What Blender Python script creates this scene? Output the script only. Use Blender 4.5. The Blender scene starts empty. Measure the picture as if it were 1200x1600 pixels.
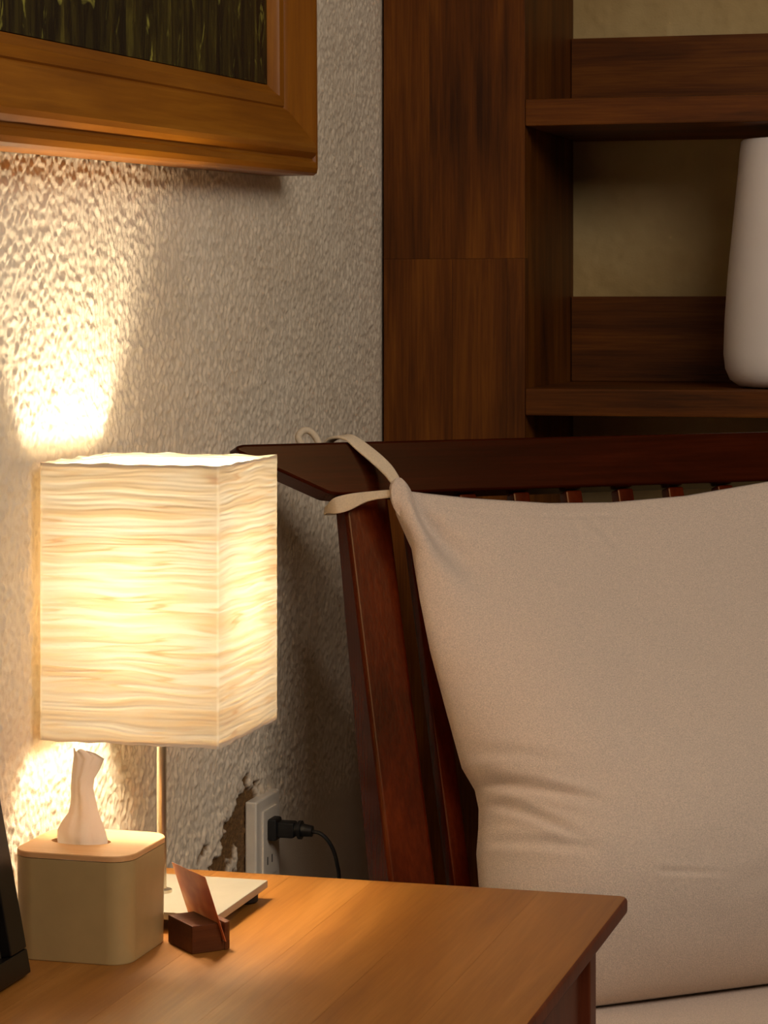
import bpy, bmesh, math, random
import numpy as np
from mathutils import Vector, Matrix

random.seed(7)
SC = bpy.context.scene
COL = SC.collection

# ------------------------------------------------------------------ camera
cam_d = bpy.data.cameras.new('camera')
cam_d.sensor_fit = 'AUTO'; cam_d.sensor_width = 36.0
cam_d.lens = 4000.0 / 1600.0 * 36.0
cam_d.shift_y = -325.0 / 1600.0
cam_d.clip_start = 0.05
cam = bpy.data.objects.new('camera', cam_d); COL.objects.link(cam)
cam.location = (0.964, 0.0, 1.22)
cam.rotation_euler = (math.radians(90), 0, math.radians(15.4))
SC.camera = cam

# ------------------------------------------------------------------ world, light, exposure
world = bpy.data.worlds.new('world'); SC.world = world
world.use_nodes = True
bg = world.node_tree.nodes['Background']
bg.inputs[0].default_value = (1.0, 0.80, 0.58, 1)
bg.inputs[1].default_value = 0.04

def area_light(name, loc, target, sx, sy, energy, color):
    d = bpy.data.lights.new(name, 'AREA'); d.shape = 'RECTANGLE'
    d.size = sx; d.size_y = sy; d.energy = energy; d.color = color
    o = bpy.data.objects.new(name, d); COL.objects.link(o); o.location = loc
    o.rotation_euler = (Vector(target) - Vector(loc)).to_track_quat('-Z', 'Y').to_euler()
    return o
area_light('ceiling_light', (1.7, 1.3, 2.45), (0.4, 2.9, 0.9), 1.6, 1.3, 39.0, (1.0, 0.89, 0.78))

SC.view_settings.view_transform = 'Standard'
SC.view_settings.look = 'None'
SC.view_settings.gamma = 1.0
SC.view_settings.use_curve_mapping = False
SC.view_settings.exposure = 0.22

BULB_W = 30.0
BULB_COL = (1.0, 0.84, 0.61)

# ------------------------------------------------------------------ material helpers
def lin(c):
    return tuple(((x/255.0)/12.92 if x/255.0 <= .04045 else ((x/255.0+.055)/1.055)**2.4) for x in c) + (1.0,)

def new_mat(name):
    m = bpy.data.materials.new(name); m.use_nodes = True
    nt = m.node_tree
    return m, nt, nt.nodes['Principled BSDF'], nt.nodes['Material Output']

def N(nt, t, **kw):
    n = nt.nodes.new(t)
    for k, v in kw.items():
        if k in n.inputs: n.inputs[k].default_value = v
        else: setattr(n, k, v)
    return n

def ramp(nt, stops):
    r = nt.nodes.new('ShaderNodeValToRGB')
    el = r.color_ramp.elements
    while len(el) < len(stops): el.new(0.5)
    for e, (p, c) in zip(el, stops): e.position = p; e.color = c
    return r

def simple(name, col, rough=.5, spec=.5, metal=0.0, noise=0.06, nscale=40, bump=0.0, bscale=200, sheen=0.0):
    m, nt, b, out = new_mat(name)
    tc = N(nt, 'ShaderNodeTexCoord')
    nz = N(nt, 'ShaderNodeTexNoise', Scale=nscale, Detail=4.0)
    nt.links.new(tc.outputs['Object'], nz.inputs['Vector'])
    c = lin(col)
    lo = tuple(x*(1-noise*2) for x in c[:3]) + (1,); hi = tuple(min(1, x*(1+noise*2)) for x in c[:3]) + (1,)
    r = ramp(nt, [(.3, lo), (.7, hi)])
    nt.links.new(nz.outputs['Fac'], r.inputs['Fac']); nt.links.new(r.outputs['Color'], b.inputs['Base Color'])
    b.inputs['Roughness'].default_value = rough; b.inputs['Metallic'].default_value = metal
    b.inputs['Specular IOR Level'].default_value = spec
    b.inputs['Sheen Weight'].default_value = sheen
    if bump:
        n2 = N(nt, 'ShaderNodeTexNoise', Scale=bscale, Detail=3.0)
        nt.links.new(tc.outputs['Object'], n2.inputs['Vector'])
        bp = N(nt, 'ShaderNodeBump', Strength=bump, Distance=0.001)
        nt.links.new(n2.outputs['Fac'], bp.inputs['Height']); nt.links.new(bp.outputs['Normal'], b.inputs['Normal'])
    return m

def wood(name, dark, mid, light, axis='Y', rough=.45, spec=.5, grain=1.0, bump=.25, coat=0.0, blotch=.5, tint=(1, 1, 1, 1)):
    """long-grain wood; axis = grain direction in object coordinates"""
    m, nt, b, out = new_mat(name)
    tc = N(nt, 'ShaderNodeTexCoord'); oi = N(nt, 'ShaderNodeObjectInfo')
    off = N(nt, 'ShaderNodeVectorMath', operation='SCALE'); 
    comb = N(nt, 'ShaderNodeCombineXYZ'); 
    for i in range(3): nt.links.new(oi.outputs['Random'], comb.inputs[i])
    nt.links.new(comb.outputs[0], off.inputs[0]); off.inputs['Scale'].default_value = 7.3
    add = N(nt, 'ShaderNodeVectorMath', operation='ADD')
    nt.links.new(tc.outputs['Object'], add.inputs[0]); nt.links.new(off.outputs[0], add.inputs[1])
    def mapped(across, along):
        mp = N(nt, 'ShaderNodeMapping')
        s = [across*grain]*3; s['XYZ'.index(axis)] = along*grain
        mp.inputs['Scale'].default_value = s
        nt.links.new(add.outputs[0], mp.inputs['Vector']); return mp
    m1 = mapped(26, 2.2); n1 = N(nt, 'ShaderNodeTexNoise', Scale=1.0, Detail=6.0, Roughness=.6, Distortion=.8)
    nt.links.new(m1.outputs[0], n1.inputs['Vector'])
    m2 = mapped(260, 9); n2 = N(nt, 'ShaderNodeTexNoise', Scale=1.0, Detail=3.0, Roughness=.6)
    nt.links.new(m2.outputs[0], n2.inputs['Vector'])
    m3 = mapped(7, 2.5); n3 = N(nt, 'ShaderNodeTexNoise', Scale=1.0, Detail=2.0)
    nt.links.new(m3.outputs[0], n3.inputs['Vector'])
    r1 = ramp(nt, [(.28, lin(dark)), (.5, lin(mid)), (.72, lin(light))])
    mx = N(nt, 'ShaderNodeMath', operation='MULTIPLY_ADD'); mx.inputs[1].default_value = .35; 
    nt.links.new(n2.outputs['Fac'], mx.inputs[0])
    s1 = N(nt, 'ShaderNodeMath', operation='MULTIPLY_ADD'); s1.inputs[1].default_value = .65; s1.inputs[2].default_value = 0
    nt.links.new(n1.outputs['Fac'], s1.inputs[0]); nt.links.new(s1.outputs[0], mx.inputs[2])
    s3 = N(nt, 'ShaderNodeMath', operation='MULTIPLY_ADD'); s3.inputs[1].default_value = blotch; s3.inputs[2].default_value = -blotch/2
    nt.links.new(n3.outputs['Fac'], s3.inputs[0])
    fin = N(nt, 'ShaderNodeMath', operation='ADD'); nt.links.new(mx.outputs[0], fin.inputs[0]); nt.links.new(s3.outputs[0], fin.inputs[1])
    nt.links.new(fin.outputs[0], r1.inputs['Fac'])
    nt.links.new(r1.outputs['Color'], b.inputs['Base Color'])
    b.inputs['Roughness'].default_value = rough; b.inputs['Specular IOR Level'].default_value = spec
    b.inputs['Specular Tint'].default_value = tint
    b.inputs['Coat Weight'].default_value = coat; b.inputs['Coat Roughness'].default_value = .25
    if bump:
        bp = N(nt, 'ShaderNodeBump', Strength=bump, Distance=0.0006)
        nt.links.new(n2.outputs['Fac'], bp.inputs['Height']); nt.links.new(bp.outputs['Normal'], b.inputs['Normal'])
    return m

def plaster_mat(name, base, light, dirty, attr=None, fine=420):
    m, nt, b, out = new_mat(name)
    tc = N(nt, 'ShaderNodeTexCoord')
    n1 = N(nt, 'ShaderNodeTexNoise', Scale=5.0, Detail=5.0); nt.links.new(tc.outputs['Object'], n1.inputs['Vector'])
    r1 = ramp(nt, [(.3, lin(base)), (.7, lin(light))]); nt.links.new(n1.outputs['Fac'], r1.inputs['Fac'])
    col = r1.outputs['Color']
    n2 = N(nt, 'ShaderNodeTexNoise', Scale=float(fine), Detail=3.0); nt.links.new(tc.outputs['Object'], n2.inputs['Vector'])
    if attr:
        at = N(nt, 'ShaderNodeAttribute', attribute_name=attr)
        r2 = ramp(nt, [(.3, lin(dirty)), (.65, tuple(min(1, c*2.0) for c in lin(dirty)[:3]) + (1,))])
        nt.links.new(n2.outputs['Fac'], r2.inputs['Fac'])
        mx = N(nt, 'ShaderNodeMix', data_type='RGBA')
        nt.links.new(at.outputs['Fac'], mx.inputs['Factor'])
        nt.links.new(col, mx.inputs[6]); nt.links.new(r2.outputs['Color'], mx.inputs[7])
        col = mx.outputs[2]
    nt.links.new(col, b.inputs['Base Color'])
    b.inputs['Roughness'].default_value = .75; b.inputs['Specular IOR Level'].default_value = .3
    bp = N(nt, 'ShaderNodeBump', Strength=.35, Distance=0.0012)
    nt.links.new(n2.outputs['Fac'], bp.inputs['Height']); nt.links.new(bp.outputs['Normal'], b.inputs['Normal'])
    return m

# ------------------------------------------------------------------ object helpers
def thing(name, label, cat, loc=(0, 0, 0), rz=0.0, group=None, rot=None):
    o = bpy.data.objects.new(name, None); COL.objects.link(o)
    o.empty_display_size = .05
    o.location = loc; o.rotation_euler = rot if rot else (0, 0, rz)
    o['label'] = label; o['category'] = cat
    if group: o['group'] = group
    return o

def link(name, me, mat, parent=None, label=None, kind=None):
    o = bpy.data.objects.new(name, me); COL.objects.link(o)
    if mat is not None: me.materials.append(mat)
    if parent is not None: o.parent = parent
    if label: o['label'] = label
    if kind: o['kind'] = kind
    return o

def bm_obj(name, bm, mat, parent=None, label=None, kind=None, smooth=True, angle=40):
    bmesh.ops.recalc_face_normals(bm, faces=bm.faces)
    me = bpy.data.meshes.new(name); bm.to_mesh(me); bm.free()
    if smooth:
        me.polygons.foreach_set('use_smooth', [True]*len(me.polygons))
        try: me.set_sharp_from_angle(angle=math.radians(angle))
        except Exception: pass
    o = link(name, me, mat, parent, label, kind)
    if smooth and kind is None:
        wn = o.modifiers.new('weighted_normal', 'WEIGHTED_NORMAL'); wn.weight = 100; wn.keep_sharp = True
    return o

def np_obj(name, verts, faces, mat, parent=None, label=None, kind=None, smooth=True, angle=None):
    me = bpy.data.meshes.new(name)
    me.from_pydata([tuple(v) for v in verts], [], [tuple(f) for f in faces]); me.update()
    if smooth:
        me.polygons.foreach_set('use_smooth', [True]*len(me.polygons))
        if angle: me.set_sharp_from_angle(angle=math.radians(angle))
    return link(name, me, mat, parent, label, kind)

def box(bm, x0, x1, y0, y1, z0, z1, bevel=0.0, seg=2, M=None):
    r = bmesh.ops.create_cube(bm, size=1.0)
    vs = r['verts']
    for v in vs:
        v.co = Vector((x0 + (v.co.x+.5)*(x1-x0), y0 + (v.co.y+.5)*(y1-y0), z0 + (v.co.z+.5)*(z1-z0)))
    if bevel:
        es = list({e for v in vs for e in v.link_edges})
        g = bmesh.ops.bevel(bm, geom=es, offset=bevel, segments=seg, affect='EDGES', profile=.5)
        vs = list({v for f in g['faces'] for v in f.verts} | set(v for v in vs if v.is_valid))
    if M is not None:
        for v in vs: v.co = M @ v.co

def prism(bm, pts, ext, bevel=0.0, seg=2):
    """pts: list of 3D Vectors (planar loop); ext: Vector extrusion"""
    vs = [bm.verts.new(p) for p in pts]
    f = bm.faces.new(vs)
    r = bmesh.ops.extrude_face_region(bm, geom=[f])
    nv = [g for g in r['geom'] if isinstance(g, bmesh.types.BMVert)]
    for v in nv: v.co += ext
    if bevel:
        allv = set(vs) | set(nv)
        es = [e for e in bm.edges if e.verts[0] in allv and e.verts[1] in allv]
        bmesh.ops.bevel(bm, geom=es, offset=bevel, segments=seg, affect='EDGES', profile=.5)

def lathe(bm, prof, n=32, c=(0, 0, 0), axis='Z'):
    rings = []
    for r, z in prof:
        ring = []
        for i in range(n):
            a = 2*math.pi*i/n
            p = (r*math.cos(a), r*math.sin(a), z)
            if axis == 'X': p = (z, p[0], p[1])
            ring.append(bm.verts.new((c[0]+p[0], c[1]+p[1], c[2]+p[2])))
        rings.append(ring)
    for a, b in zip(rings, rings[1:]):
        for i in range(n):
            bm.faces.new((a[i], a[(i+1) % n], b[(i+1) % n], b[i]))
    bm.faces.new(rings[0]); bm.faces.new(rings[-1])

def tube(bm, pts, r, n=8):
    pts = [Vector(p) for p in pts]
    rad = r if isinstance(r, (list, tuple)) else [r]*len(pts)
    t0 = (pts[1]-pts[0]).normalized()
    up = Vector((0, 0, 1)) if abs(t0.z) < .9 else Vector((1, 0, 0))
    nrm = (up - t0*up.dot(t0)).normalized()
    rings = []
    for i, p in enumerate(pts):
        t = ((pts[min(i+1, len(pts)-1)] - pts[max(i-1, 0)])).normalized()
        nrm = (nrm - t*nrm.dot(t)).normalized(); bn = t.cross(nrm)
        rings.append([bm.verts.new(p + (nrm*math.cos(2*math.pi*k/n) + bn*math.sin(2*math.pi*k/n))*rad[i]) for k in range(n)])
    for a, b in zip(rings, rings[1:]):
        for k in range(n): bm.faces.new((a[k], a[(k+1) % n], b[(k+1) % n], b[k]))
    bm.faces.new(rings[0]); bm.faces.new(rings[-1])

def catmull(pts, k=8):
    pts = [Vector(p) for p in pts]
    P = [pts[0]*2-pts[1]] + pts + [pts[-1]*2-pts[-2]]
    out = []
    for i in range(1, len(P)-2):
        for j in range(k):
            t = j/k
            a, b, c, d = P[i-1], P[i], P[i+1], P[i+2]
            out.append(.5*((2*b) + (c-a)*t + (2*a-5*b+4*c-d)*t*t + (3*b-a-3*c+d)*t**3))
    out.append(pts[-1]); return out

def ribbon(bm, pts, nrms, widths, th=.003, k=8):
    """flat strap: centre line, face normals, widths (control points)"""
    c = catmull(pts, k); nn = catmull(nrms, k); ww = [v.x for v in catmull([(w, 0, 0) for w in widths], k)]
    rings = []
    for i, p in enumerate(c):
        t = (c[min(i+1, len(c)-1)] - c[max(i-1, 0)]).normalized()
        n = (nn[i] - t*nn[i].dot(t)).normalized(); b = t.cross(n); w = ww[i]/2
        ring = []
        for (x, y) in ((-1, -.4), (-.8, -1), (0, -1.1), (.8, -1), (1, -.4), (1, .4), (.8, 1), (0, .75), (-.8, 1), (-1, .4)):
            ring.append(bm.verts.new(p + b*(x*w) + n*(y*th/2)))
        rings.append(ring)
    m = len(rings[0])
    for a, b in zip(rings, rings[1:]):
        for j in range(m): bm.faces.new((a[j], a[(j+1) % m], b[(j+1) % m], b[j]))
    bm.faces.new(rings[0]); bm.faces.new(rings[-1])

# numpy gradient noise ------------------------------------------------
_rng = np.random.RandomState(11)
_perm = np.concatenate([_rng.permutation(512)]*2)
_ang = _rng.rand(512)*2*np.pi
def gnoise(x, y, seed=0):
    x = x + seed*17.31; y = y + seed*9.77
    xi = np.floor(x).astype(int); yi = np.floor(y).astype(int); xf = x-xi; yf = y-yi
    u = xf*xf*xf*(xf*(xf*6-15)+10); v = yf*yf*yf*(yf*(yf*6-15)+10)
    def g(ix, iy, dx, dy):
        a = _ang[_perm[(_perm[ix % 512] + iy) % 512]]
        return np.cos(a)*dx + np.sin(a)*dy
    n00 = g(xi, yi, xf, yf); n10 = g(xi+1, yi, xf-1, yf); n01 = g(xi, yi+1, xf, yf-1); n11 = g(xi+1, yi+1, xf-1, yf-1)
    return ((n00*(1-u)+n10*u)*(1-v) + (n01*(1-u)+n11*u)*v)*1.5
def sstep(a, b, x):
    t = np.clip((x-a)/(b-a), 0, 1); return t*t*(3-2*t)
def grid_faces(nr, nc, wrap=False):
    f = []
    for i in range(nr-1):
        for j in range(nc if wrap else nc-1):
            a = i*nc+j; b = i*nc+(j+1) % nc
            f.append((a, b, b+nc, a+nc))
    return f
def grid_faces_np(nr, nc):
    i, j = np.meshgrid(np.arange(nr-1), np.arange(nc-1), indexing='ij')
    a = (i*nc+j).ravel()
    return np.stack([a, a+1, a+1+nc, a+nc], 1)
def fast_mesh(name, V, Fc):
    me = bpy.data.meshes.new(name)
    me.vertices.add(len(V)); me.vertices.foreach_set('co', V.astype(np.float32).ravel())
    me.loops.add(Fc.size); me.loops.foreach_set('vertex_index', Fc.astype(np.int32).ravel())
    me.polygons.add(len(Fc)); me.polygons.foreach_set('loop_start', np.arange(len(Fc), dtype=np.int32)*4)
    me.update(calc_edges=True); me.validate()
    me.polygons.foreach_set('use_smooth', np.ones(len(Fc), dtype=bool))
    return me

# ------------------------------------------------------------------ materials
M_WALL = plaster_mat('stucco_plaster', (222, 206, 182), (232, 218, 196), (96, 70, 40), attr='peel')
M_WALLB = plaster_mat('back_wall_plaster', (182, 152, 98), (202, 176, 124), (96, 70, 40), fine=260)
M_FLOOR = wood('floor_wood', (70, 40, 22), (92, 56, 32), (110, 70, 42), axis='Y')
M_CEIL = simple('ceiling_paint', (200, 190, 172), rough=.8)
M_SHELF = {ax: wood('shelf_wood_'+ax.lower(), (54, 25, 2), (96, 50, 7), (128, 74, 16), axis=ax, rough=.5, spec=.2, coat=.0) for ax in 'XYZ'}
M_CHAIR = {ax: wood('chair_wood_'+ax.lower(), (50, 9, 1), (78, 21, 3), (102, 36, 8), axis=ax, rough=.27, spec=.25, coat=.0, tint=(1.0, .62, .28, 1), grain=.8, blotch=.4) for ax in 'XYZ'}
M_CHAIR['X'] = wood('chair_rail_shaded_wood', (34, 7, 1), (54, 14, 2), (74, 24, 6), axis='X', rough=.27, spec=.25, grain=.8, blotch=.4, tint=(1.0, .62, .28, 1))  # darker copy of the chair wood; the rails' weaker light is put into the colour
M_TABLE = {ax: wood('table_wood_'+ax.lower(), (130, 78, 28), (150, 96, 36), (170, 114, 52), axis=ax, rough=.42, spec=.4, coat=.0, grain=.9, blotch=.25, bump=.4) for ax in 'XYZ'}
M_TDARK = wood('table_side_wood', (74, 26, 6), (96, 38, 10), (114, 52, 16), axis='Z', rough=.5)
M_FRAME = {ax: wood('frame_wood_'+ax.lower(), (116, 64, 6), (142, 84, 10), (168, 106, 20), axis=ax, rough=.42, spec=.45, grain=.8) for ax in 'YZ'}
M_BLACK = simple('black_lacquer', (16, 13, 11), rough=.3, noise=.1)
M_RUBBER = simple('black_rubber', (18, 16, 15), rough=.55, noise=.1)
M_PLASTIC = simple('white_plastic', (226, 216, 200), rough=.35, noise=.02)
M_BOX = simple('cream_box_plastic', (176, 148, 98), rough=.4, noise=.02)
M_LID = wood('pale_lid_wood', (206, 150, 94), (218, 164, 108), (228, 178, 124), axis='X', rough=.5, bump=.15)
M_METAL = simple('brushed_steel', (208, 196, 176), rough=.28, metal=1.0, noise=.03)
M_BASE = simple('satin_base_plate', (160, 152, 136), rough=.38, noise=.02, metal=.25)
M_FABRIC = simple('cream_cotton', (222, 202, 184), rough=.95, spec=.1, noise=.09, nscale=700, bump=.8, bscale=800, sheen=.25)
M_STRAP = simple('cream_strap_cotton', (224, 206, 178), rough=.95, spec=.1, noise=.04, nscale=500, bump=.5, bscale=1200)
M_CERAMIC = simple('white_ceramic', (238, 228, 220), rough=.38, noise=.02, nscale=6)
M_DWOOD = wood('dark_block_wood', (58, 25, 9), (80, 39, 15), (100, 55, 25), axis='Y', rough=.5, spec=.2)

# ------------------------------------------------------------------ room shell
XW = -0.055          # face of the left wall
YB = 4.066           # face of the back wall
def axis_coords(fine0, fine1, step, before, after):
    return np.array(before + list(np.arange(fine0, fine1, step)) + after)
ys = axis_coords(2.10, 3.72, .0020, [-1.0, 0, 1.0, 1.8], [3.9, YB, YB+.1])
zs = axis_coords(.50, 1.72, .0020, [0, .25], [1.95, 2.3, 2.6])
Yg, Zg = np.meshgrid(ys, zs, indexing='ij')
# trowelled drips: short raised lumps pulled down the wall
warp = gnoise(Yg*22, Zg*14, 1)*.35
b1 = gnoise(Yg*105+warp*2, Zg*78, 2); b2 = gnoise(Yg*180+warp*2, Zg*112+warp, 3); b3 = gnoise(Yg*240, Zg*200, 4); b4 = gnoise(Yg*9, Zg*7, 5)
h = .0012*sstep(-.05, .55, b1) + .0015*sstep(0, .5, b2) + .0007*b3 + .0010*b4 - .0008*sstep(.15, .6, -b2)
win = sstep(2.10, 2.2, Yg)*(1-sstep(3.66, 3.70, Yg))*sstep(.50, .56, Zg)*(1-sstep(1.66, 1.71, Zg))
# flaked patch left of the socket
def seg_d(y, z, a, b):
    a = np.array(a); b = np.array(b); d = b-a
    t = np.clip(((y-a[0])*d[0]+(z-a[1])*d[1])/(d@d), 0, 1)
    return np.hypot((y-a[0]-t*d[0])*.42, z-a[1]-t*d[1])
rag = gnoise(Yg*60, Zg*70, 6)*.010 + gnoise(Yg*150, Zg*160, 7)*.005
d1 = np.minimum.reduce([seg_d(Yg, Zg, (3.050, .622), (3.046, .588))+.004,
                        seg_d(Yg, Zg, (3.040, .592), (3.012, .566))-.015,
                        seg_d(Yg, Zg, (3.005, .570), (2.955, .536))-.009,
                        seg_d(Yg, Zg, (3.035, .575), (3.038, .515))-.005,
                        seg_d(Yg, Zg, (2.865, .552), (2.885, .566))+.004])
peel = 1-sstep(.006, .012, d1+rag)
lip = np.exp(-((d1+rag-.020)/.009)**2)
h = h*win*(1-peel) + lip*.0015*win - peel*(.0042 + .0016*gnoise(Yg*180, Zg*180, 8))
V = np.stack([XW + h, Yg, Zg], -1).reshape(-1, 3)
me = fast_mesh('wall_left', V, grid_faces_np(len(ys), len(zs)))
at = me.attributes.new('peel', 'FLOAT', 'POINT'); at.data.foreach_set('value', peel.astype(np.float32).ravel())
link('wall_left', me, M_WALL, kind='structure')

xs = axis_coords(.10, .80, .004, [-.3, XW], [1.5, 2.5, 3.6]); zs2 = axis_coords(.7, 1.9, .004, [0, .4], [2.2, 2.6])
Xg, Zh = np.meshgrid(xs, zs2, indexing='ij')
wn = sstep(.1, .14, Xg)*(1-sstep(.76, .8, Xg))*sstep(.7, .75, Zh)*(1-sstep(1.8, 1.88, Zh))
hb = (.0016*gnoise(Xg*30, Zh*30, 20) + .0012*sstep(.1, .6, gnoise(Xg*70, Zh*60, 21)) + .003*gnoise(Xg*6, Zh*6, 22))*wn
V = np.stack([Xg, YB - hb, Zh], -1).reshape(-1, 3)
link('wall_back', fast_mesh('wall_back', V, grid_faces_np(len(xs), len(zs2))), M_WALLB, kind='structure')
bm = bmesh.new(); box(bm, -.3, 3.6, -1.0, YB+.1, -.05, 0); bm_obj('floor', bm, M_FLOOR, kind='structure', smooth=False)
bm = bmesh.new(); box(bm, -.3, 3.6, -1.0, YB+.1, 2.6, 2.65); bm_obj('ceiling', bm, M_CEIL, kind='structure', smooth=False)

# ------------------------------------------------------------------ built-in shelf unit in the corner
sh = thing('shelf_unit', 'dark brown wooden shelf unit standing in the corner against the back wall', 'shelf', (-.052, 3.68, 0))
SX = .052
def sbox(name, x0, x1, y0, y1, z0, z1, ax, bev=.0004, label=None, mat=None):
    bm = bmesh.new(); box(bm, x0+SX, x1+SX, y0-3.68, y1-3.68, z0, z1, bev)
    return bm_obj(name, bm, mat or M_SHELF[ax], sh, label)
# wide front post glued up from staves, with a joint across it
zj = 1.287
sbox('post_stave', -.050, .0202, 3.68, 3.705, zj, 1.95, 'Z'); sbox('post_stave', .0203, .1648, 3.6805, 3.705, zj+.0001, 1.95, 'Z')
for x0, x1, dy in ((-.050, .0549, 0), (.0550, .1379, .0003), (.1380, .1648, .0001)):
    sbox('post_stave', x0, x1, 3.68+dy, 3.705, 0.0, zj-.0001, 'Z')
sbox('side_panel', .130, .1630, 3.705, 4.056, 0.0, 1.95, 'Z')
sbox('side_panel', 1.00, 1.03, 3.68, 4.056, 0.0, 1.95, 'Z')
sbox('upper_shelf', .165, .999, 3.68, 4.055, 1.481, 1.521, 'X', .003)
sbox('lower_shelf', .165, .999, 3.68, 4.055, 1.056, 1.0965, 'X', .003)
sbox('top_board', -.050, 1.03, 3.68, 4.056, 1.951, 1.98, 'X', .003)
sbox('bottom_shelf', .165, .999, 3.69, 4.055, .10, .13, 'X', .003)
sbox('back_board', .1645, .999, 4.034, 4.055, 1.5215, 1.645, 'X')
sbox('back_board', .1645, .999, 4.034, 4.055, 1.097, 1.232, 'X')

# white vase on the lower shelf
va = thing('vase', 'tall white ceramic vase with rounded foot on the lower shelf', 'vase', (.545, 3.79, 1.0966))
bm = bmesh.new()
prof = [(.0, .0), (.060, .0), (.080, .003), (.093, .012), (.100, .028), (.1025, .05), (.101, .10), (.096, .17), (.089, .24), (.083, .30), (.079, .345), (.077, .362),
        (.074, .365), (.071, .362), (.075, .33), (.085, .24), (.096, .10), (.090, .03), (.05, .012)]
lathe(bm, [p for p in prof if p[0] > 0], 56); bm_obj('vase_body', bm, M_CERAMIC, va)

# ------------------------------------------------------------------ picture on the left wall
PO = Vector((XW, 3.148, 1.385)); tilt = math.radians(1.15)
pic = thing('framed_picture', 'painting of dark green grasses in a deep honey-brown wooden frame on the plaster wall', 'picture', PO, rot=(tilt, 0, 0))
PW, PH = 1.15, .86           # local: y from -PW to 0, z from 0 to PH, x out of the wall
prof = [(.0, .004), (.0, .058), (.003, .0635), (.009, .0665), (.016, .066), (.0185, .0625), (.021, .0625), (.0235, .067), (.028, .0715),
        (.034, .073), (.041, .0715), (.078, .050), (.083, .044), (.085, .046), (.097, .044), (.100, .040), (.110, .032), (.110, .012)]
def rail(a0, a1, axis):
    """axis 'b','t','l','r' — mitred moulding"""
    vs = []
    for d, x in prof:
        if axis == 'b': pts = [(x, -PW+d, d), (x, -d, d)]
        elif axis == 't': pts = [(x, -PW+d, PH-d), (x, -d, PH-d)]
        elif axis == 'r': pts = [(x, -d, d), (x, -d, PH-d)]
        else: pts = [(x, -PW+d, d), (x, -PW+d, PH-d)]
        vs.append(pts)
    bm = bmesh.new()
    A = [bm.verts.new(p[0]) for p in vs]; B = [bm.verts.new(p[1]) for p in vs]
    n = len(A)
    for i in range(n): bm.faces.new((A[i], A[(i+1) % n], B[(i+1) % n], B[i]))
    bm.faces.new(A); bm.faces.new(B)
    return bm
for ax in 'btrl':
    bm_obj('frame_rail', rail(0, 0, ax), M_FRAME['Y' if ax in 'bt' else 'Z'], pic, angle=25)
# painting
m, nt, b, out = new_mat('grass_painting')
tc = N(nt, 'ShaderNodeTexCoord')
mp = N(nt, 'ShaderNodeMapping'); mp.inputs['Scale'].default_value = (1, 42, 5); nt.links.new(tc.outputs['Object'], mp.inputs['Vector'])
n1 = N(nt, 'ShaderNodeTexNoise', Scale=1.0, Detail=7.0, Roughness=.72, Distortion=.6); nt.links.new(mp.outputs[0], n1.inputs['Vector'])
r1 = ramp(nt, [(.30, lin((12, 8, 4))), (.45, lin((22, 16, 6))), (.58, lin((60, 52, 16))), (.72, lin((116, 108, 42)))]); nt.links.new(n1.outputs['Fac'], r1.inputs['Fac'])
mp2 = N(nt, 'ShaderNodeMapping'); mp2.inputs['Scale'].default_value = (1, 26, 15); nt.links.new(tc.outputs['Object'], mp2.inputs['Vector'])
n2 = N(nt, 'ShaderNodeTexNoise', Scale=1.0, Detail=4.0, Roughness=.6, Distortion=1.2); nt.links.new(mp2.outputs[0], n2.inputs['Vector'])
r2 = ramp(nt, [(.60, (0, 0, 0, 1)), (.70, (1, 1, 1, 1))]); nt.links.new(n2.outputs['Fac'], r2.inputs['Fac'])
mx = N(nt, 'ShaderNodeMix', data_type='RGBA'); nt.links.new(r2.outputs['Color'], mx.inputs['Factor']); nt.links.new(r1.outputs['Color'], mx.inputs[6]); mx.inputs[7].default_value = lin((150, 146, 62))
nt.links.new(mx.outputs[2], b.inputs['Base Color']); b.inputs['Roughness'].default_value = .45
bp = N(nt, 'ShaderNodeBump', Strength=.6, Distance=.002); nt.links.new(n1.outputs['Fac'], bp.inputs['Height']); nt.links.new(bp.outputs['Normal'], b.inputs['Normal'])
bm = bmesh.new(); box(bm, .014, .032, -PW+.111, -.111, .111, PH-.111); bm_obj('canvas', bm, m, pic, 'dark painted canvas of upright green blades', smooth=False)

# ------------------------------------------------------------------ wall socket with plug
so = thing('wall_socket', 'white double wall socket beside the flaked plaster behind the table', 'socket', (XW, 3.100, .535))
bm = bmesh.new(); box(bm, -.003, .0125, -.0485, .0485, -.06, .06, .0028, 3); bm_obj('face_plate', bm, M_PLASTIC, so)
bm = bmesh.new(); box(bm, .0115, .0150, -.026, .030, -.042, .044, .001, 2); bm_obj('insert', bm, M_PLASTIC, so)
for y0 in (-.012, .006):
    bm = bmesh.new(); box(bm, .0148, .0153, y0, y0+.003, -.026, -.016); bm_obj('slot', bm, M_RUBBER, so, 'dark slot', smooth=False)
pl = thing('power_plug', 'black plug and bending cord pushed into the white wall socket', 'plug', (XW+.0152, 3.100, .5535))
bm = bmesh.new()
box(bm, 0, .012, -.013, .013, -.014, .014, .003, 2)
box(bm, .011, .034, -.010, .010, -.010, .010, .003, 2)
bm_obj('plug_body', bm, M_RUBBER, pl)
bm = bmesh.new(); tube(bm, [(.033, 0, 0), (.038, 0, 0), (.0381, 0, 0), (.042, 0, 0), (.0421, 0, 0), (.056, 0, -.001)], [.0085, .0085, .012, .012, .0085, .007], 14); bm_obj('grip', bm, M_RUBBER, pl)
bm = bmesh.new()
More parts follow.
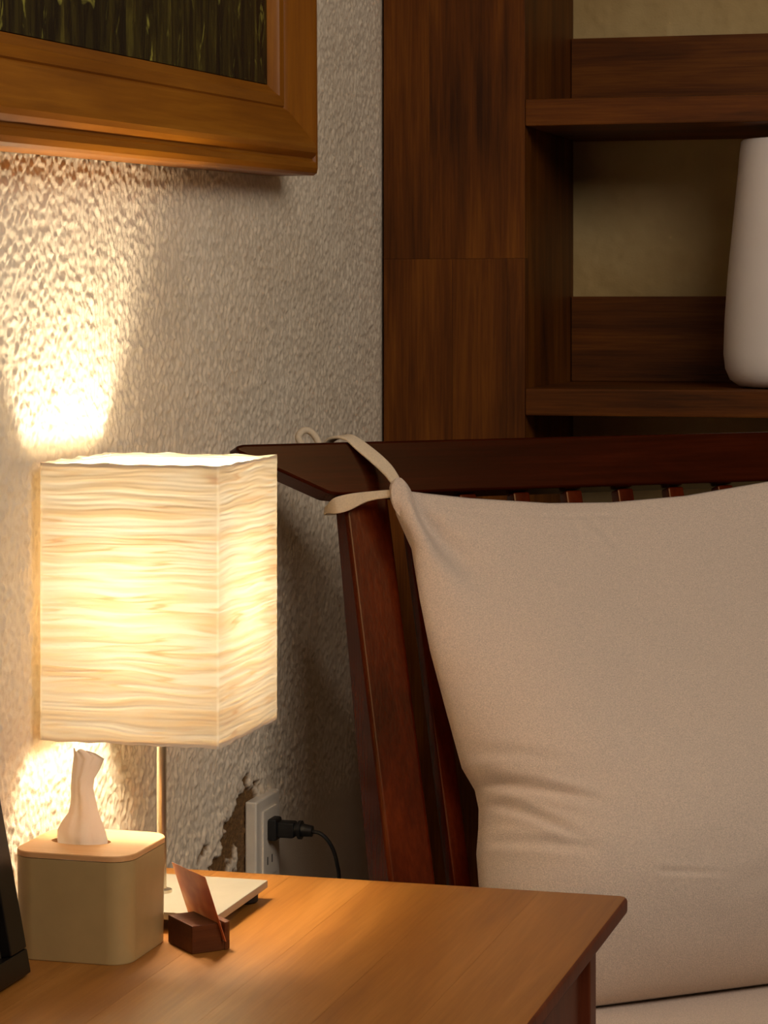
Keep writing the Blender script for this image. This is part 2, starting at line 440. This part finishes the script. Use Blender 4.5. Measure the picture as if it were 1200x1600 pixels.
tube(bm, catmull([(.055, 0, -.001), (.068, 0, -.004), (.080, .002, -.018), (.087, .004, -.040), (.090, .005, -.075), (.088, .004, -.20), (.070, -.02, -.42), (.03, -.06, -.52), (.02, -.20, -.549)], 8), .0026, 8)
bm_obj('cord', bm, M_RUBBER, pl)

# ------------------------------------------------------------------ bedside table
TX0, TX1, TY0, TY1, TZ = -.046, .499, 1.90, 2.655, .60
tb = thing('side_table', 'honey-brown wooden side table with rounded corner under the paper lamp', 'table', ((TX0+TX1)/2, (TY0+TY1)/2, 0))
tx, ty = tb.location.x, tb.location.y
def top_board(x0, x1, last=False):
    bm = bmesh.new(); t = .018
    if not last:
        pts = [(x0, TY0), (x1, TY0), (x1, TY1), (x0, TY1)]
    else:
        r = .010; pts = [(x0, TY0)]
        for k in range(7): a = -math.pi/2 + k*math.pi/12; pts.append((x1-r+r*math.cos(a), TY0+r+r*math.sin(a)))
        for k in range(7): a = k*math.pi/12; pts.append((x1-r+r*math.cos(a), TY1-r+r*math.sin(a)))
        pts.append((x0, TY1))
    vs = [bm.verts.new((p[0]-tx, p[1]-ty, TZ-t)) for p in pts]
    f = bm.faces.new(vs); r_ = bmesh.ops.extrude_face_region(bm, geom=[f])
    nv = [g for g in r_['geom'] if isinstance(g, bmesh.types.BMVert)]
    for v in nv: v.co.z += t
    # round the outer top and bottom edges, ease the joints
    outer, inner = [], []
    for e in bm.edges:
        a, c = e.verts
        if abs(a.co.z-c.co.z) > .001: continue
        if len({round(a.co.x+tx, 4), round(c.co.x+tx, 4), round(x0, 4)}) == 1 or (not last and len({round(a.co.x+tx, 4), round(c.co.x+tx, 4), round(x1, 4)}) == 1): inner.append(e)
        else: outer.append(e)
    bmesh.ops.bevel(bm, geom=outer, offset=.0045, segments=3, affect='EDGES', profile=.5, clamp_overlap=True)
    return bm
edges = [TX0, .045, .130, .222, .318, .405, TX1]
for i in range(6):
    g = .00012
    o = bm_obj('top_board', top_board(edges[i]+(g if i else 0), edges[i+1]-(g if i < 5 else 0), i == 5), M_TABLE['Y'], tb)
    if i == 5:                                   # shade on the outermost board's edge, painted with the darker side wood
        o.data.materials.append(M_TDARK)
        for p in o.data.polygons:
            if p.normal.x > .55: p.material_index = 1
def tbox(name, x0, x1, y0, y1, z0, z1, mat, bev=.002):
    bm = bmesh.new(); box(bm, x0-tx, x1-tx, y0-ty, y1-ty, z0, z1, bev); return bm_obj(name, bm, mat, tb)
LX0, LX1, LY0, LY1 = -.02, .470, 1.93, 2.624
for x in (LX0, LX1-.032):
    for y in (LY0, LY1-.032):
        tbox('leg', x, x+.032, y, y+.032, 0, .5815, M_TDARK)
for x in (LX0, LX1-.022):
    tbox('side_rail', x+.001, x+.021, LY0+.0325, LY1-.0325, .560, .5815, M_TABLE['Y'])
    tbox('side_panel', x+.004, x+.012, LY0+.0325, LY1-.0325, .10, .5595, M_TDARK, .001)
tbox('back_panel', LX0+.0325, LX1-.0325, LY1-.020, LY1-.008, .10, .5815, M_TDARK, .001)
tbox('drawer_front', LX0+.034, LX1-.034, LY0+.004, LY0+.022, .42, .578, M_TABLE['X'])
tbox('lower_shelf', LX0+.0125, LX1-.0205, LY0+.01, LY1-.021, .10, .118, M_TABLE['Y'])

# ------------------------------------------------------------------ table lamp
LC = (.052, 2.457)
lp = thing('table_lamp', 'lit table lamp with square crinkled cream paper shade on steel pole', 'lamp', (LC[0], LC[1], TZ))
bm = bmesh.new(); box(bm, -.070, .088, -.080, .080, .0125, .0205, .0012, 2); bm_obj('base_plate', bm, M_BASE, lp, 'pale satin square base plate')
for sx in (-.052, .070):
    for sy in (-.062, .062):
        bm = bmesh.new(); lathe(bm, [(.010, 0), (.0125, .002), (.0125, .0122), (.010, .0128)], 16, (sx, sy, 0)); bm_obj('foot', bm, M_RUBBER, lp, 'black rubber foot')
bm = bmesh.new(); lathe(bm, [(.0105, .0202), (.0105, .0235), (.0052, .0245), (.0050, .026), (.0050, .255)], 20); bm_obj('pole', bm, M_METAL, lp)
bm = bmesh.new(); lathe(bm, [(.010, .245), (.0155, .248), (.0155, .285), (.013, .288)], 20); bm_obj('bulb_socket', bm, M_PLASTIC, lp)
BZ = .322
me_, nt, b, out = new_mat('bulb_glow')
b.inputs['Base Color'].default_value = (1, .9, .7, 1); b.inputs['Emission Color'].default_value = BULB_COL + (1,); b.inputs['Emission Strength'].default_value = 60
bm = bmesh.new(); lathe(bm, [(.010, .288), (.012, .294), (.020, .308), (.0235, .322), (.021, .336), (.012, .345), (.003, .347)], 24); bulb = bm_obj('bulb', bm, me_, lp, 'glowing bulb')
ld = bpy.data.lights.new('bulb_light', 'POINT'); ld.energy = BULB_W; ld.color = BULB_COL; ld.shadow_soft_size = .028
lo = bpy.data.objects.new('bulb_light', ld); COL.objects.link(lo); lo.location = (0, 0, BZ); lo.parent = lp

# paper shade: crinkled sheet around a square wire frame
HW = .0935; SZ0, SZ1 = .186, .462
m_p, nt, b, out = new_mat('crinkled_paper')
at = N(nt, 'ShaderNodeAttribute', attribute_name='fold')
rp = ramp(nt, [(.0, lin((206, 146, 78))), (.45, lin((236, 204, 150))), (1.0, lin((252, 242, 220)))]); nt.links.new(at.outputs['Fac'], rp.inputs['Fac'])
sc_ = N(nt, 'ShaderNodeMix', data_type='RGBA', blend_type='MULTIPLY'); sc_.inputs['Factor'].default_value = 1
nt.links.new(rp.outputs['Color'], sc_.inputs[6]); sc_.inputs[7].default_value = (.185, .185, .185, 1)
tr = N(nt, 'ShaderNodeBsdfTranslucent'); df = N(nt, 'ShaderNodeBsdfDiffuse')
nt.links.new(sc_.outputs[2], tr.inputs['Color']); df.inputs['Color'].default_value = lin((248, 240, 222))
ms = N(nt, 'ShaderNodeMixShader'); ms.inputs[0].default_value = .40
nt.links.new(df.outputs[0], ms.inputs[1]); nt.links.new(tr.outputs[0], ms.inputs[2]); nt.links.new(ms.outputs[0], out.inputs['Surface'])
nt.nodes.remove(b)
npanel, nrow = 80, 420
cols = []
for k in range(4):
    for j in range(npanel):
        t = -1 + 2*j/npanel
        cols.append([(t, -1), (1, t), (-t, 1), (-1, -t)][k] + (k + j/npanel,))
cols = np.array(cols)
s_arr = cols[:, 2]*2*HW                         # running length round the shade
zz = np.linspace(SZ0, SZ1, nrow)
S, ZZ = np.meshgrid(s_arr, zz)
per = 8*HW
def ring_noise(fs, fz, seed):                    # periodic round the shade
    w = sstep(0, .04, S)*(1-sstep(per-.04, per, S))
    a = gnoise(S*fs, ZZ*fz, seed); b_ = gnoise((S+per)*fs, ZZ*fz, seed); 
    bl = sstep(per-.04, per, S)
    a2 = gnoise((S-per)*fs, ZZ*fz, seed)
    return a*(1-bl) + a2*bl
w1 = ring_noise(9, 60, 31); 
q = ZZ + .0035*ring_noise(14, 40, 33)
def rn2(fs, fz, seed):
    bl = sstep(per-.04, per, S)
    return gnoise(S*fs, q*fz, seed)*(1-bl) + gnoise((S-per)*fs, q*fz, seed)*bl
r1 = rn2(9, 200, 35); r2 = rn2(16, 360, 36); r3 = rn2(5, 70, 37)
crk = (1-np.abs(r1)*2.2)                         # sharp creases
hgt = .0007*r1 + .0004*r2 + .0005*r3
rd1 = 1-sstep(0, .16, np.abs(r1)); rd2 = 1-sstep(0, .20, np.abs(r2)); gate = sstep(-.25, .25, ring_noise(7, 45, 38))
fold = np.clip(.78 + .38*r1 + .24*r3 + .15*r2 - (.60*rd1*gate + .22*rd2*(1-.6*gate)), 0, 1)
endw = sstep(0, .008, ZZ-SZ0)*sstep(0, .008, SZ1-ZZ)
edge = np.minimum(np.abs((cols[:, 2] % 1)), 1-(cols[:, 2] % 1))*2*HW
ew = sstep(0, .010, edge)[None, :]
nx = np.where(np.abs(cols[:, 0]) >= .9999, np.sign(cols[:, 0]), 0); ny = np.where(np.abs(cols[:, 1]) >= .9999, np.sign(cols[:, 1]), 0)
amp = (hgt*(.25+.75*ew))
# corner gathers a little, rim waves
PX = cols[None, :, 0]*HW + nx[None, :]*amp; PY = cols[None, :, 1]*HW + ny[None, :]*amp
rimw = gnoise(S*40, np.zeros_like(S)+3.3, 41)*.0016
PZ = ZZ + rimw*(sstep(.94, 1, (ZZ-SZ0)/(SZ1-SZ0)) + (1-sstep(0, .06, (ZZ-SZ0)/(SZ1-SZ0))))
V = np.stack([PX, PY, PZ], -1).reshape(-1, 3)
nc = len(cols)
i, j = np.meshgrid(np.arange(nrow-1), np.arange(nc), indexing='ij'); a = (i*nc+j).ravel(); bq = (i*nc+(j+1) % nc).ravel()
Fc = np.stack([a, bq, bq+nc, a+nc], 1)
me = fast_mesh('shade_paper', V, Fc)
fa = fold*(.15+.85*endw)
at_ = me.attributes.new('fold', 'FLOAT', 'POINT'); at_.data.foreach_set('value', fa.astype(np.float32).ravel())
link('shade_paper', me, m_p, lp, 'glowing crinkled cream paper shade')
def sq_ring(bm, hw, z, r):
    c = [(-hw, -hw, z), (hw, -hw, z), (hw, hw, z), (-hw, hw, z)]
    for k in range(4): tube(bm, [c[k], c[(k+1) % 4]], r, 8)
M_RIM = simple('paper_rim', (238, 222, 190), rough=.8, noise=.05)
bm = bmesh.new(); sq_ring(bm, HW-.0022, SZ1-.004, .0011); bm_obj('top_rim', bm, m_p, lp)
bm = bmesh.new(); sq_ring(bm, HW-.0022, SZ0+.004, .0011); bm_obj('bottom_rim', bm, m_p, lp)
bm = bmesh.new()
for d in ((1, 0), (-1, 0), (0, 1), (0, -1)):
    tube(bm, [(d[0]*.014, d[1]*.014, .270), (d[0]*(HW-.003), d[1]*(HW-.003), SZ0+.004)], .0012, 6)
bm_obj('shade_spider', bm, M_METAL, lp)

# ------------------------------------------------------------------ tissue box with tissue
tbx = thing('tissue_box', 'cream tissue box with rounded corners and pale wooden lid on the table', 'tissue box', (.0385, 2.301, TZ))
def rrect(hx, hy, r, z, n=8):
    p = []
    for cx, cy, a0 in ((hx-r, hy-r, 0), (-hx+r, hy-r, 90), (-hx+r, -hy+r, 180), (hx-r, -hy+r, 270)):
        for k in range(n+1):
            a = math.radians(a0 + 90*k/n); p.append((cx + r*math.cos(a), cy + r*math.sin(a), z))
    return p
def loft(bm, loops, cap=True):
    R = [[bm.verts.new(p) for p in l] for l in loops]
    n = len(R[0])
    for a, b in zip(R, R[1:]):
        for k in range(n): bm.faces.new((a[k], a[(k+1) % n], b[(k+1) % n], b[k]))
    if cap: bm.faces.new(R[0]); bm.faces.new(R[-1])
    return R
bm = bmesh.new()
loft(bm, [rrect(.0575, .0565, .021, 0), rrect(.0585, .0575, .022, .0015), rrect(.060, .0585, .023, .0965), rrect(.0575, .056, .021, .0965), rrect(.057, .0555, .021, .004)])
bm_obj('box_body', bm, M_BOX, tbx)
# lid with an oval hole
bm = bmesh.new()
no = 36
def ov(z, rx, ry):
    out_ = []
    for k in range(no):
        a = math.radians(360*k/no); out_.append((-.011+rx*math.cos(a), ry*math.sin(a), z))
    return out_
o_out = rrect(.0598, .0583, .023, 0)
outer_t = rrect(.0594, .0579, .0226, .1025); outer_b = rrect(.0600, .0585, .023, .0972); outer_m = rrect(.0600, .0585, .023, .1016)
inn_t = ov(.1025, .030, .017); inn_b = ov(.0972, .030, .017)
Rb = [bm.verts.new(p) for p in outer_b]; Rm = [bm.verts.new(p) for p in outer_m]; Rt = [bm.verts.new(p) for p in outer_t]
It = [bm.verts.new(p) for p in inn_t]; Ib = [bm.verts.new(p) for p in inn_b]
assert len(Rt) == no
for A, B in ((Rb, Rm), (Rm, Rt), (Rt, It), (It, Ib), (Ib, Rb)):
    for k in range(no): bm.faces.new((A[k], A[(k+1) % no], B[(k+1) % no], B[k]))
bm_obj('lid', bm, M_LID, tbx, 'pale wooden lid with an oval opening', angle=30)
m_t, nt, b, out = new_mat('tissue_paper')
tr = N(nt, 'ShaderNodeBsdfTranslucent', Color=lin((242, 228, 214))); df = N(nt, 'ShaderNodeBsdfDiffuse', Color=lin((230, 216, 204)))
tcx = N(nt, 'ShaderNodeTexCoord'); nzz = N(nt, 'ShaderNodeTexNoise', Scale=300.0); bpz = N(nt, 'ShaderNodeBump', Strength=.15, Distance=.0006)
nt.links.new(tcx.outputs['Object'], nzz.inputs['Vector']); nt.links.new(nzz.outputs['Fac'], bpz.inputs['Height']); nt.links.new(bpz.outputs['Normal'], df.inputs['Normal'])
ms = N(nt, 'ShaderNodeMixShader'); ms.inputs[0].default_value = .3
nt.links.new(df.outputs[0], ms.inputs[1]); nt.links.new(tr.outputs[0], ms.inputs[2]); nt.links.new(ms.outputs[0], out.inputs['Surface']); nt.nodes.remove(b)
# rows: (z, left, right, front fold x, depth front, depth edges, lean)
rows = [(.080, -.020, .022, .006, -.006, .004), (.1026, -.0235, .0245, .008, -.0150, .004), (.112, -.0235, .0225, .008, -.0150, .004), (.122, -.0180, .0195, .008, -.0125, .003),
        (.130, -.0120, .0165, .007, -.0110, .003), (.142, -.0090, .0140, .006, -.0100, .002), (.154, -.0085, .0115, .004, -.0090, .001), (.164, -.0080, .0125, .001, -.0080, .001),
        (.174, -.0075, .0180, -.001, -.0065, .002), (.183, -.0070, .0215, -.002, -.0050, .003), (.188, -.0068, .0140, -.002, -.0040, .001), (.1905, -.0065, .0060, -.002, -.003, .000)]
verts, m_ = [], 17
for (z, l, r, fx, df_, de) in rows:
    for k in range(m_):
        t = k/(m_-1)
        x = -.012 + (l + (r-l)*t)*1.1
        tf = (fx-l)/(r-l)
        if t < tf: y = de + (df_-de)*min(1, (t/tf)**.6)
        else: y = df_ + (de-df_)*((t-tf)/(1-tf))**1.4
        y += .0012*math.sin(9*t+z*70) + .0008*math.sin(23*t + z*30)
        verts.append((x, y, z + .0012*math.sin(t*11+z*40)))
verts2 = [(x, y+.0010, z) for x, y, z in verts]
np_obj('tissue', verts, grid_faces(len(rows), m_), m_t, tbx, 'white tissue pulled up through the lid')

# ------------------------------------------------------------------ card and its dark wooden holder
ang = math.radians(135)
hd = thing('card_holder', 'small dark wooden card holder block in front of the lamp base', 'card holder', (.140, 2.303, TZ), ang)
# local x runs along the slot (away), local y = -(short direction) -> short direction is -y
bm = bmesh.new()
sl0, sl1 = .0315, .0345
for pts in ([(0, .0), (0, -sl0), (.055, -sl0), (.055, 0)], [(0, -sl1), (0, -.038), (.004, -.042), (.055, -.042), (.055, -sl1)]):
    prism(bm, [Vector((p[0], p[1], .0)) for p in pts], Vector((0, 0, .027)), .0012, 2)
box(bm, .001, .054, -.040, -.005, .0008, .009)
bm_obj('block', bm, M_DWOOD, hd)
cd = thing('name_card', 'small card with back-lit orange painted in, leaning in the dark wooden holder', 'card', (.140, 2.303, TZ), ang)
m_c, nt, b, out = new_mat('card_backlit_tone')
tcx = N(nt, 'ShaderNodeTexCoord'); nz = N(nt, 'ShaderNodeTexNoise', Scale=26.0, Detail=2.0); nt.links.new(tcx.outputs['Object'], nz.inputs['Vector'])
rr = ramp(nt, [(.35, lin((186, 88, 46))), (.5, lin((214, 124, 74))), (.65, lin((238, 176, 120)))]); nt.links.new(nz.outputs['Fac'], rr.inputs['Fac'])  # lamp light glowing through the card, put into its colour as orange tones
nt.links.new(rr.outputs['Color'], b.inputs['Base Color']); b.inputs['Roughness'].default_value = .45
lean = math.radians(19)
bm = bmesh.new()
cy = -.0332
def cp(x, h, t): return Vector((x, cy + math.sin(lean)*h - t*math.cos(lean), .0095 + math.cos(lean)*h + -t*math.sin(lean)))
c = [cp(x, h_, t) for x in (-.005, .070) for h_ in (0, .068) for t in (0, .0006)]
vs = [bm.verts.new(p) for p in c]
for f in ((0, 1, 3, 2), (4, 6, 7, 5), (0, 4, 5, 1), (2, 3, 7, 6), (0, 2, 6, 4), (1, 5, 7, 3)): bm.faces.new([vs[k] for k in f])
bm_obj('card_sheet', bm, m_c, cd, smooth=False)

# ------------------------------------------------------------------ black photo frame at the left edge
pf = thing('photo_frame', 'black photo frame leaning back at the left edge of the table', 'photo frame', (.0236, 2.192, TZ), rot=(0, math.radians(-11.0), 0))
def pbar(name, y0, y1, z0, z1, x0, x1, mat, bev=.002, label=None):
    bm = bmesh.new(); box(bm, x0, x1, y0, y1, z0, z1, bev); return bm_obj(name, bm, mat, pf, label)
FWD = .150
pbar('frame_bar', -FWD, 0, 0.0032, .026, -.018, 0, M_BLACK); pbar('frame_bar', -FWD, 0, .174, .200, -.018, 0, M_BLACK)
pbar('frame_bar', -.036, 0, .0262, .1738, -.018, 0, M_BLACK); pbar('frame_bar', -FWD, -FWD+.036, .0262, .1738, -.018, 0, M_BLACK)
m_ph, nt, b, out = new_mat('dark_photo')
tcx = N(nt, 'ShaderNodeTexCoord'); nz = N(nt, 'ShaderNodeTexNoise', Scale=18.0, Detail=3.0); nt.links.new(tcx.outputs['Object'], nz.inputs['Vector'])
rr = ramp(nt, [(.35, lin((30, 24, 18))), (.65, lin((110, 96, 74)))]); nt.links.new(nz.outputs['Fac'], rr.inputs['Fac']); nt.links.new(rr.outputs['Color'], b.inputs['Base Color']); b.inputs['Roughness'].default_value = .12
pbar('print', -FWD+.0365, -.0365, .0265, .1735, -.014, -.010, m_ph, 0, 'dark glossy print behind glass')
bm = bmesh.new(); prism(bm, [Vector((-.0185, -.06, .13)), Vector((-.0185, -.09, .13)), Vector((-.066, -.095, .0145)), Vector((-.066, -.055, .0145))], Vector((-.002, 0, .001))); bm_obj('stand', bm, M_BLACK, pf)

# ------------------------------------------------------------------ chair with tied back cushion
CA = math.radians(40); REC = math.radians(17)
CP = Vector((.0741, 3.0429, .9822))
ch = thing('armchair', 'dark reddish wooden chair with slatted reclining back behind the side table', 'chair', (CP.x, CP.y, 0), CA)
def B(s, w, n):                                   # back-plane coordinates -> chair local
    return Vector((s, -w*math.sin(REC) - n*math.cos(REC), CP.z - w*math.cos(REC) + n*math.sin(REC)))
NB = B(0, 0, 1) - B(0, 0, 0)
CW = .70
# crest rail with swept ends
bm = bmesh.new()
pts = [(-.138, -.0655), (-.128, -.068), (CW+.128, -.068), (CW+.138, -.0655), (CW+.136, -.058), (CW+.02, -.002), (CW+.005, 0), (-.005, 0), (-.02, -.002), (-.136, -.058)]
prism(bm, [B(s, w, .006) for s, w in pts], NB*(-.040), .004, 3); bm_obj('crest_rail', bm, M_CHAIR['X'], ch, angle=30)
def post(s0, s1):
    bm = bmesh.new()
    prof = [(.0008, -.001), (.0008, -.040), (.30, -.062), (.48, -.080), (.60, -.085), (.66, -.085)]
    loopL = [B(s0, .0008, 0), B(s0, .47, 0), B(s0, .62, 0)]
    zb = 0.0
    foot_f = B(s0, .62, 0); foot_b = B(s0, .62, -.085)
    loop = [B(s0, .0008, 0), B(s0, .30, 0), B(s0, .56, 0), Vector((s0, foot_f.y+.01, .0)), Vector((s0, foot_f.y+.055, .0)), B(s0, .64, -.068), B(s0, .48, -.068), B(s0, .30, -.056), B(s0, .0008, -.032)]
    prism(bm, loop, Vector((s1-s0, 0, 0)), .0055, 4)
    return bm
bm_obj('rear_post', post(0.0, .0605), M_CHAIR['Z'], ch, angle=30)
bm_obj('rear_post', post(CW-.0605, CW), M_CHAIR['Z'], ch, angle=30)
for k in range(7):
    s = .098 + .0765*k
    bm = bmesh.new(); prism(bm, [B(s-.012, .0008, -.006), B(s-.012, .575, -.006), B(s-.012, .575, -.030), B(s-.012, .0008, -.026)], Vector((.024, 0, 0)), .003, 2)
    bm_obj('back_slat', bm, M_CHAIR['Z'], ch, angle=30)
SZ = .315
bm = bmesh.new(); prism(bm, [B(.061, .5755, .0), B(.061, .64, .0), B(.061, .64, -.03), B(.061, .5755, -.03)], Vector((CW-.122, 0, 0)), .003); bm_obj('lower_back_rail', bm, M_CHAIR['X'], ch, angle=30)
def cbox(name, x0, x1, y0, y1, z0, z1, ax, bev=.003):
    bm = bmesh.new(); box(bm, x0, x1, y0, y1, z0, z1, bev); return bm_obj(name, bm, M_CHAIR[ax], ch)
cbox('front_leg', 0, .045, -.490, -.445, 0, SZ-.001, 'Z'); cbox('front_leg', CW-.045, CW, -.490, -.445, 0, SZ-.001, 'Z')
cbox('seat_rail', .0455, CW-.0455, -.486, -.462, .275, SZ-.001, 'X')
cbox('seat_rail', .010, .034, -.4445, -.190, .275, SZ-.001, 'Y'); cbox('seat_rail', CW-.034, CW-.010, -.4445, -.190, .275, SZ-.001, 'Y')
cbox('seat_board', .0, CW, -.490, -.205, SZ, SZ+.012, 'X')

# seat cushion (rests on the seat)
sc = thing('seat_cushion', 'flat cream seat cushion under the tied back cushion', 'cushion', (CP.x, CP.y, SZ+.0125), CA)
bm = bmesh.new()
def puff(hx, hy, r, z, cx, cy_): return [(x+cx, y+cy_, z_) for x, y, z_ in rrect(hx, hy, r, z, 6)]
cx, cy_ = CW/2, -.350
loft(bm, [puff(.325, .138, .03, .0, cx, cy_), puff(.334, .147, .035, .010, cx, cy_), puff(.338, .150, .035, .030, cx, cy_), puff(.334, .147, .035, .050, cx, cy_), puff(.322, .136, .03, .058, cx, cy_), puff(.25, .08, .03, .061, cx, cy_)])
bm_obj('cushion_body', bm, M_FABRIC, sc)

# back cushion
bc = thing('back_cushion', 'large cream cotton back cushion tied by straps to the chair', 'cushion', (CP.x, CP.y, 0), CA)
wl = np.array([.004, .033, .074, .137, .201, .279, .345, .372, .395, .418, .448, .489, .56, .62])
sl = np.array([.044, .046, .060, .0615, .0655, .0760, .0855, .0985, .1000, .0960, .0885, .0855, .0900, .105])
st = np.array([.040, .067, .15, .26, .35, .46, .58, .66]); wt = np.array([.003, .007, .018, .028, .030, .025, .011, .002])
NI, NJ = 280, 280
ii = np.linspace(0, 1, NI); jj = np.linspace(0, 1, NJ)
I, J = np.meshgrid(ii, jj, indexing='ij')
SR = .665; WB = .642
W0 = J*WB
left = np.interp(W0, wl, sl); right = SR - np.interp(W0, wl, sl) + .045 - .02*np.sin(np.pi*J)*0
S_ = left + (right-left)*I
topw = np.interp(S_, st, wt)
W_ = topw + (WB - topw)*J
W_ += .0
def pw(x, p): return np.clip(x, 0, 1)**p
prof_i = pw(1-np.abs(2*I-1)**3.0, .55); prof_j = pw(np.sin(np.pi*np.clip(J, 0, 1)**1.35), .5)
full = prof_i*prof_j
thick = .062 + .11*sstep(0,.85,J)
def segdist(s, w, a, b):
    a = np.array(a); b = np.array(b); d = b-a
    t = ((s-a[0])*d[0]+(w-a[1])*d[1])/(d@d); tc_ = np.clip(t, 0, 1)
    return np.hypot(s-a[0]-tc_*d[0], w-a[1]-tc_*d[1]), t
front = thick*full
front0 = front.copy()
for a, b, dep, wd in (((.095, .372), (.210, .420), .0055, .007), ((.100, .395), (.170, .455), .0045, .006), ((.088, .440), (.190, .470), .0030, .007),
                      ((.085, .335), (.180, .365), .0028, .009), ((.30, .040), (.345, .110), .0011, .008), ((.285, .04), (.280, .10), .0008, .006),
                      ((.250, .500), (.345, .512), .0009, .004), ((.36, .520), (.56, .500), .0007, .012)):
    d_, t_ = segdist(S_, W_, a, b); front -= dep*np.exp(-(d_/wd)**2)*(1-sstep(.4, 1.1, t_)); front += dep*.7*np.exp(-((d_-wd*1.6)/wd)**2)*(1-sstep(.4, 1.1, t_))*sstep(-.2, .1, t_)
# hem seam below the top edge
seam = W_ - topw - .020
front -= .0030*np.exp(-(seam/.0028)**2)*sstep(.06, .10, S_)*(1-sstep(.33, .40, S_))
front = front0 + (front-front0)*sstep(0, .38, full)
# ear gathered into the tied corner: a ridge down the left edge, a fold running in beside it
def polyd(pts):
    best = np.full(S_.shape, 9.0); tt = np.zeros(S_.shape); n_ = len(pts)-1
    for k in range(n_):
        d_, t_ = segdist(S_, W_, pts[k], pts[k+1]); t_ = (k + np.clip(t_, 0, 1))/n_
        m_ = d_ < best; best = np.where(m_, d_, best); tt = np.where(m_, t_, tt)
    return best, tt
d_, t_ = polyd([(.050, .006), (.060, .050), (.082, .105), (.120, .190)])
front += .020*np.exp(-(d_/(.012+.022*t_))**2)*(1-sstep(.35, 1.0, t_))
d_, t_ = polyd([(.064, .014), (.080, .045), (.100, .078), (.128, .108), (.176, .150)])
front -= .017*(.25+.75*sstep(0, .35, t_))*np.exp(-(d_/(.008+.020*t_))**2)*(1-sstep(.45, 1.0, t_))
front = np.maximum(front, -.02)
front += .004*gnoise(S_*7, W_*7, 51)*full + .0012*gnoise(S_*22, W_*26, 52)*full
MID = .066 - .02*(1-J) + 0*I
nf = MID + front; nb = MID - np.minimum(.030*full, MID-.004)
nb = np.maximum(nb, .004)
def toco(S_, W_, n_):
    sr_, cr_ = math.sin(REC), math.cos(REC)
    return np.stack([S_, -W_*sr_ - n_*cr_, CP.z - W_*cr_ + n_*sr_], -1)
Vf = toco(S_, W_, nf).reshape(-1, 3); Vb = toco(S_, W_, nb).reshape(-1, 3)
Ff = grid_faces_np(NI, NJ); Fb = Ff[:, ::-1] + len(Vf)
rim = []
idx = np.arange(NI*NJ).reshape(NI, NJ)
loop = list(idx[:, 0]) + list(idx[-1, 1:]) + list(idx[-2::-1, -1]) + list(idx[0, -2:0:-1])
for k in range(len(loop)):
    a, b = loop[k], loop[(k+1) % len(loop)]; rim.append((a, a+len(Vf), b+len(Vf), b))
me = fast_mesh('cushion_cover', np.concatenate([Vf, Vb]), np.concatenate([Ff, Fb, np.array(rim)]))
bmx = bmesh.new(); bmx.from_mesh(me); bmesh.ops.remove_doubles(bmx, verts=bmx.verts, dist=.00005); bmesh.ops.recalc_face_normals(bmx, faces=bmx.faces); bmx.to_mesh(me); bmx.free()
link('cushion_cover', me, M_FABRIC, bc)
# tie straps
bm = bmesh.new()      # over the crest rail
ribbon(bm, [B(.052, .004, .054), B(.046, -.026, .034), B(.027, -.058, .0135), B(.012, -.0745, .002), B(-.002, -.0745, -.022), B(-.010, -.050, -.042)],
       [NB, NB, NB*.8+Vector((0, 0, .4)), Vector((0, -.3, 1)), Vector((0, .3, 1)), -NB], [.013, .017, .0185, .018, .015, .014], .0042)
bm_obj('tie_strap', bm, M_STRAP, bc)
bm = bmesh.new()      # round the post
ribbon(bm, [B(.046, .010, .052), B(.020, .008, .030), B(-.002, .011, .0120), B(-.0135, .0125, .001), B(-.0155, .012, -.018), B(-.008, .010, -.040), B(.02, .008, -.046)],
       [NB, NB+Vector((0, 0, .5)), NB+Vector((-.3, 0, 0)), Vector((-1, -.5, 0)), Vector((-1, .1, 0)), Vector((-.6, 1, 0)), -NB], [.009, .014, .020, .019, .010, .010, .010], .0036)
bm_obj('tie_strap', bm, M_STRAP, bc)
bm = bmesh.new()      # loose loop standing up behind the rail
tube(bm, catmull([B(-.002, -.060, -.046), B(-.006, -.082, -.046), B(-.014, -.0945, -.047), B(-.024, -.0960, -.047), B(-.031, -.088, -.048), B(-.027, -.0795, -.050), B(-.020, -.074, -.052)], 6), .0044, 10)
bm_obj('tie_strap', bm, M_STRAP, bc)
bm = bmesh.new()      # bunched knot
bmesh.ops.create_uvsphere(bm, u_segments=20, v_segments=14, radius=1)
for v in bm.verts:
    x, y, z = v.co
    r = 1 + .07*math.sin(5*math.atan2(y, x)+2*z) + .03*math.sin(7*z+3*x)
    v.co = B(.052 + .0150*x*r, .018 - .0245*z*r + .006*x, .056 + .0120*y*r)
bm_obj('knot', bm, M_FABRIC, bc)
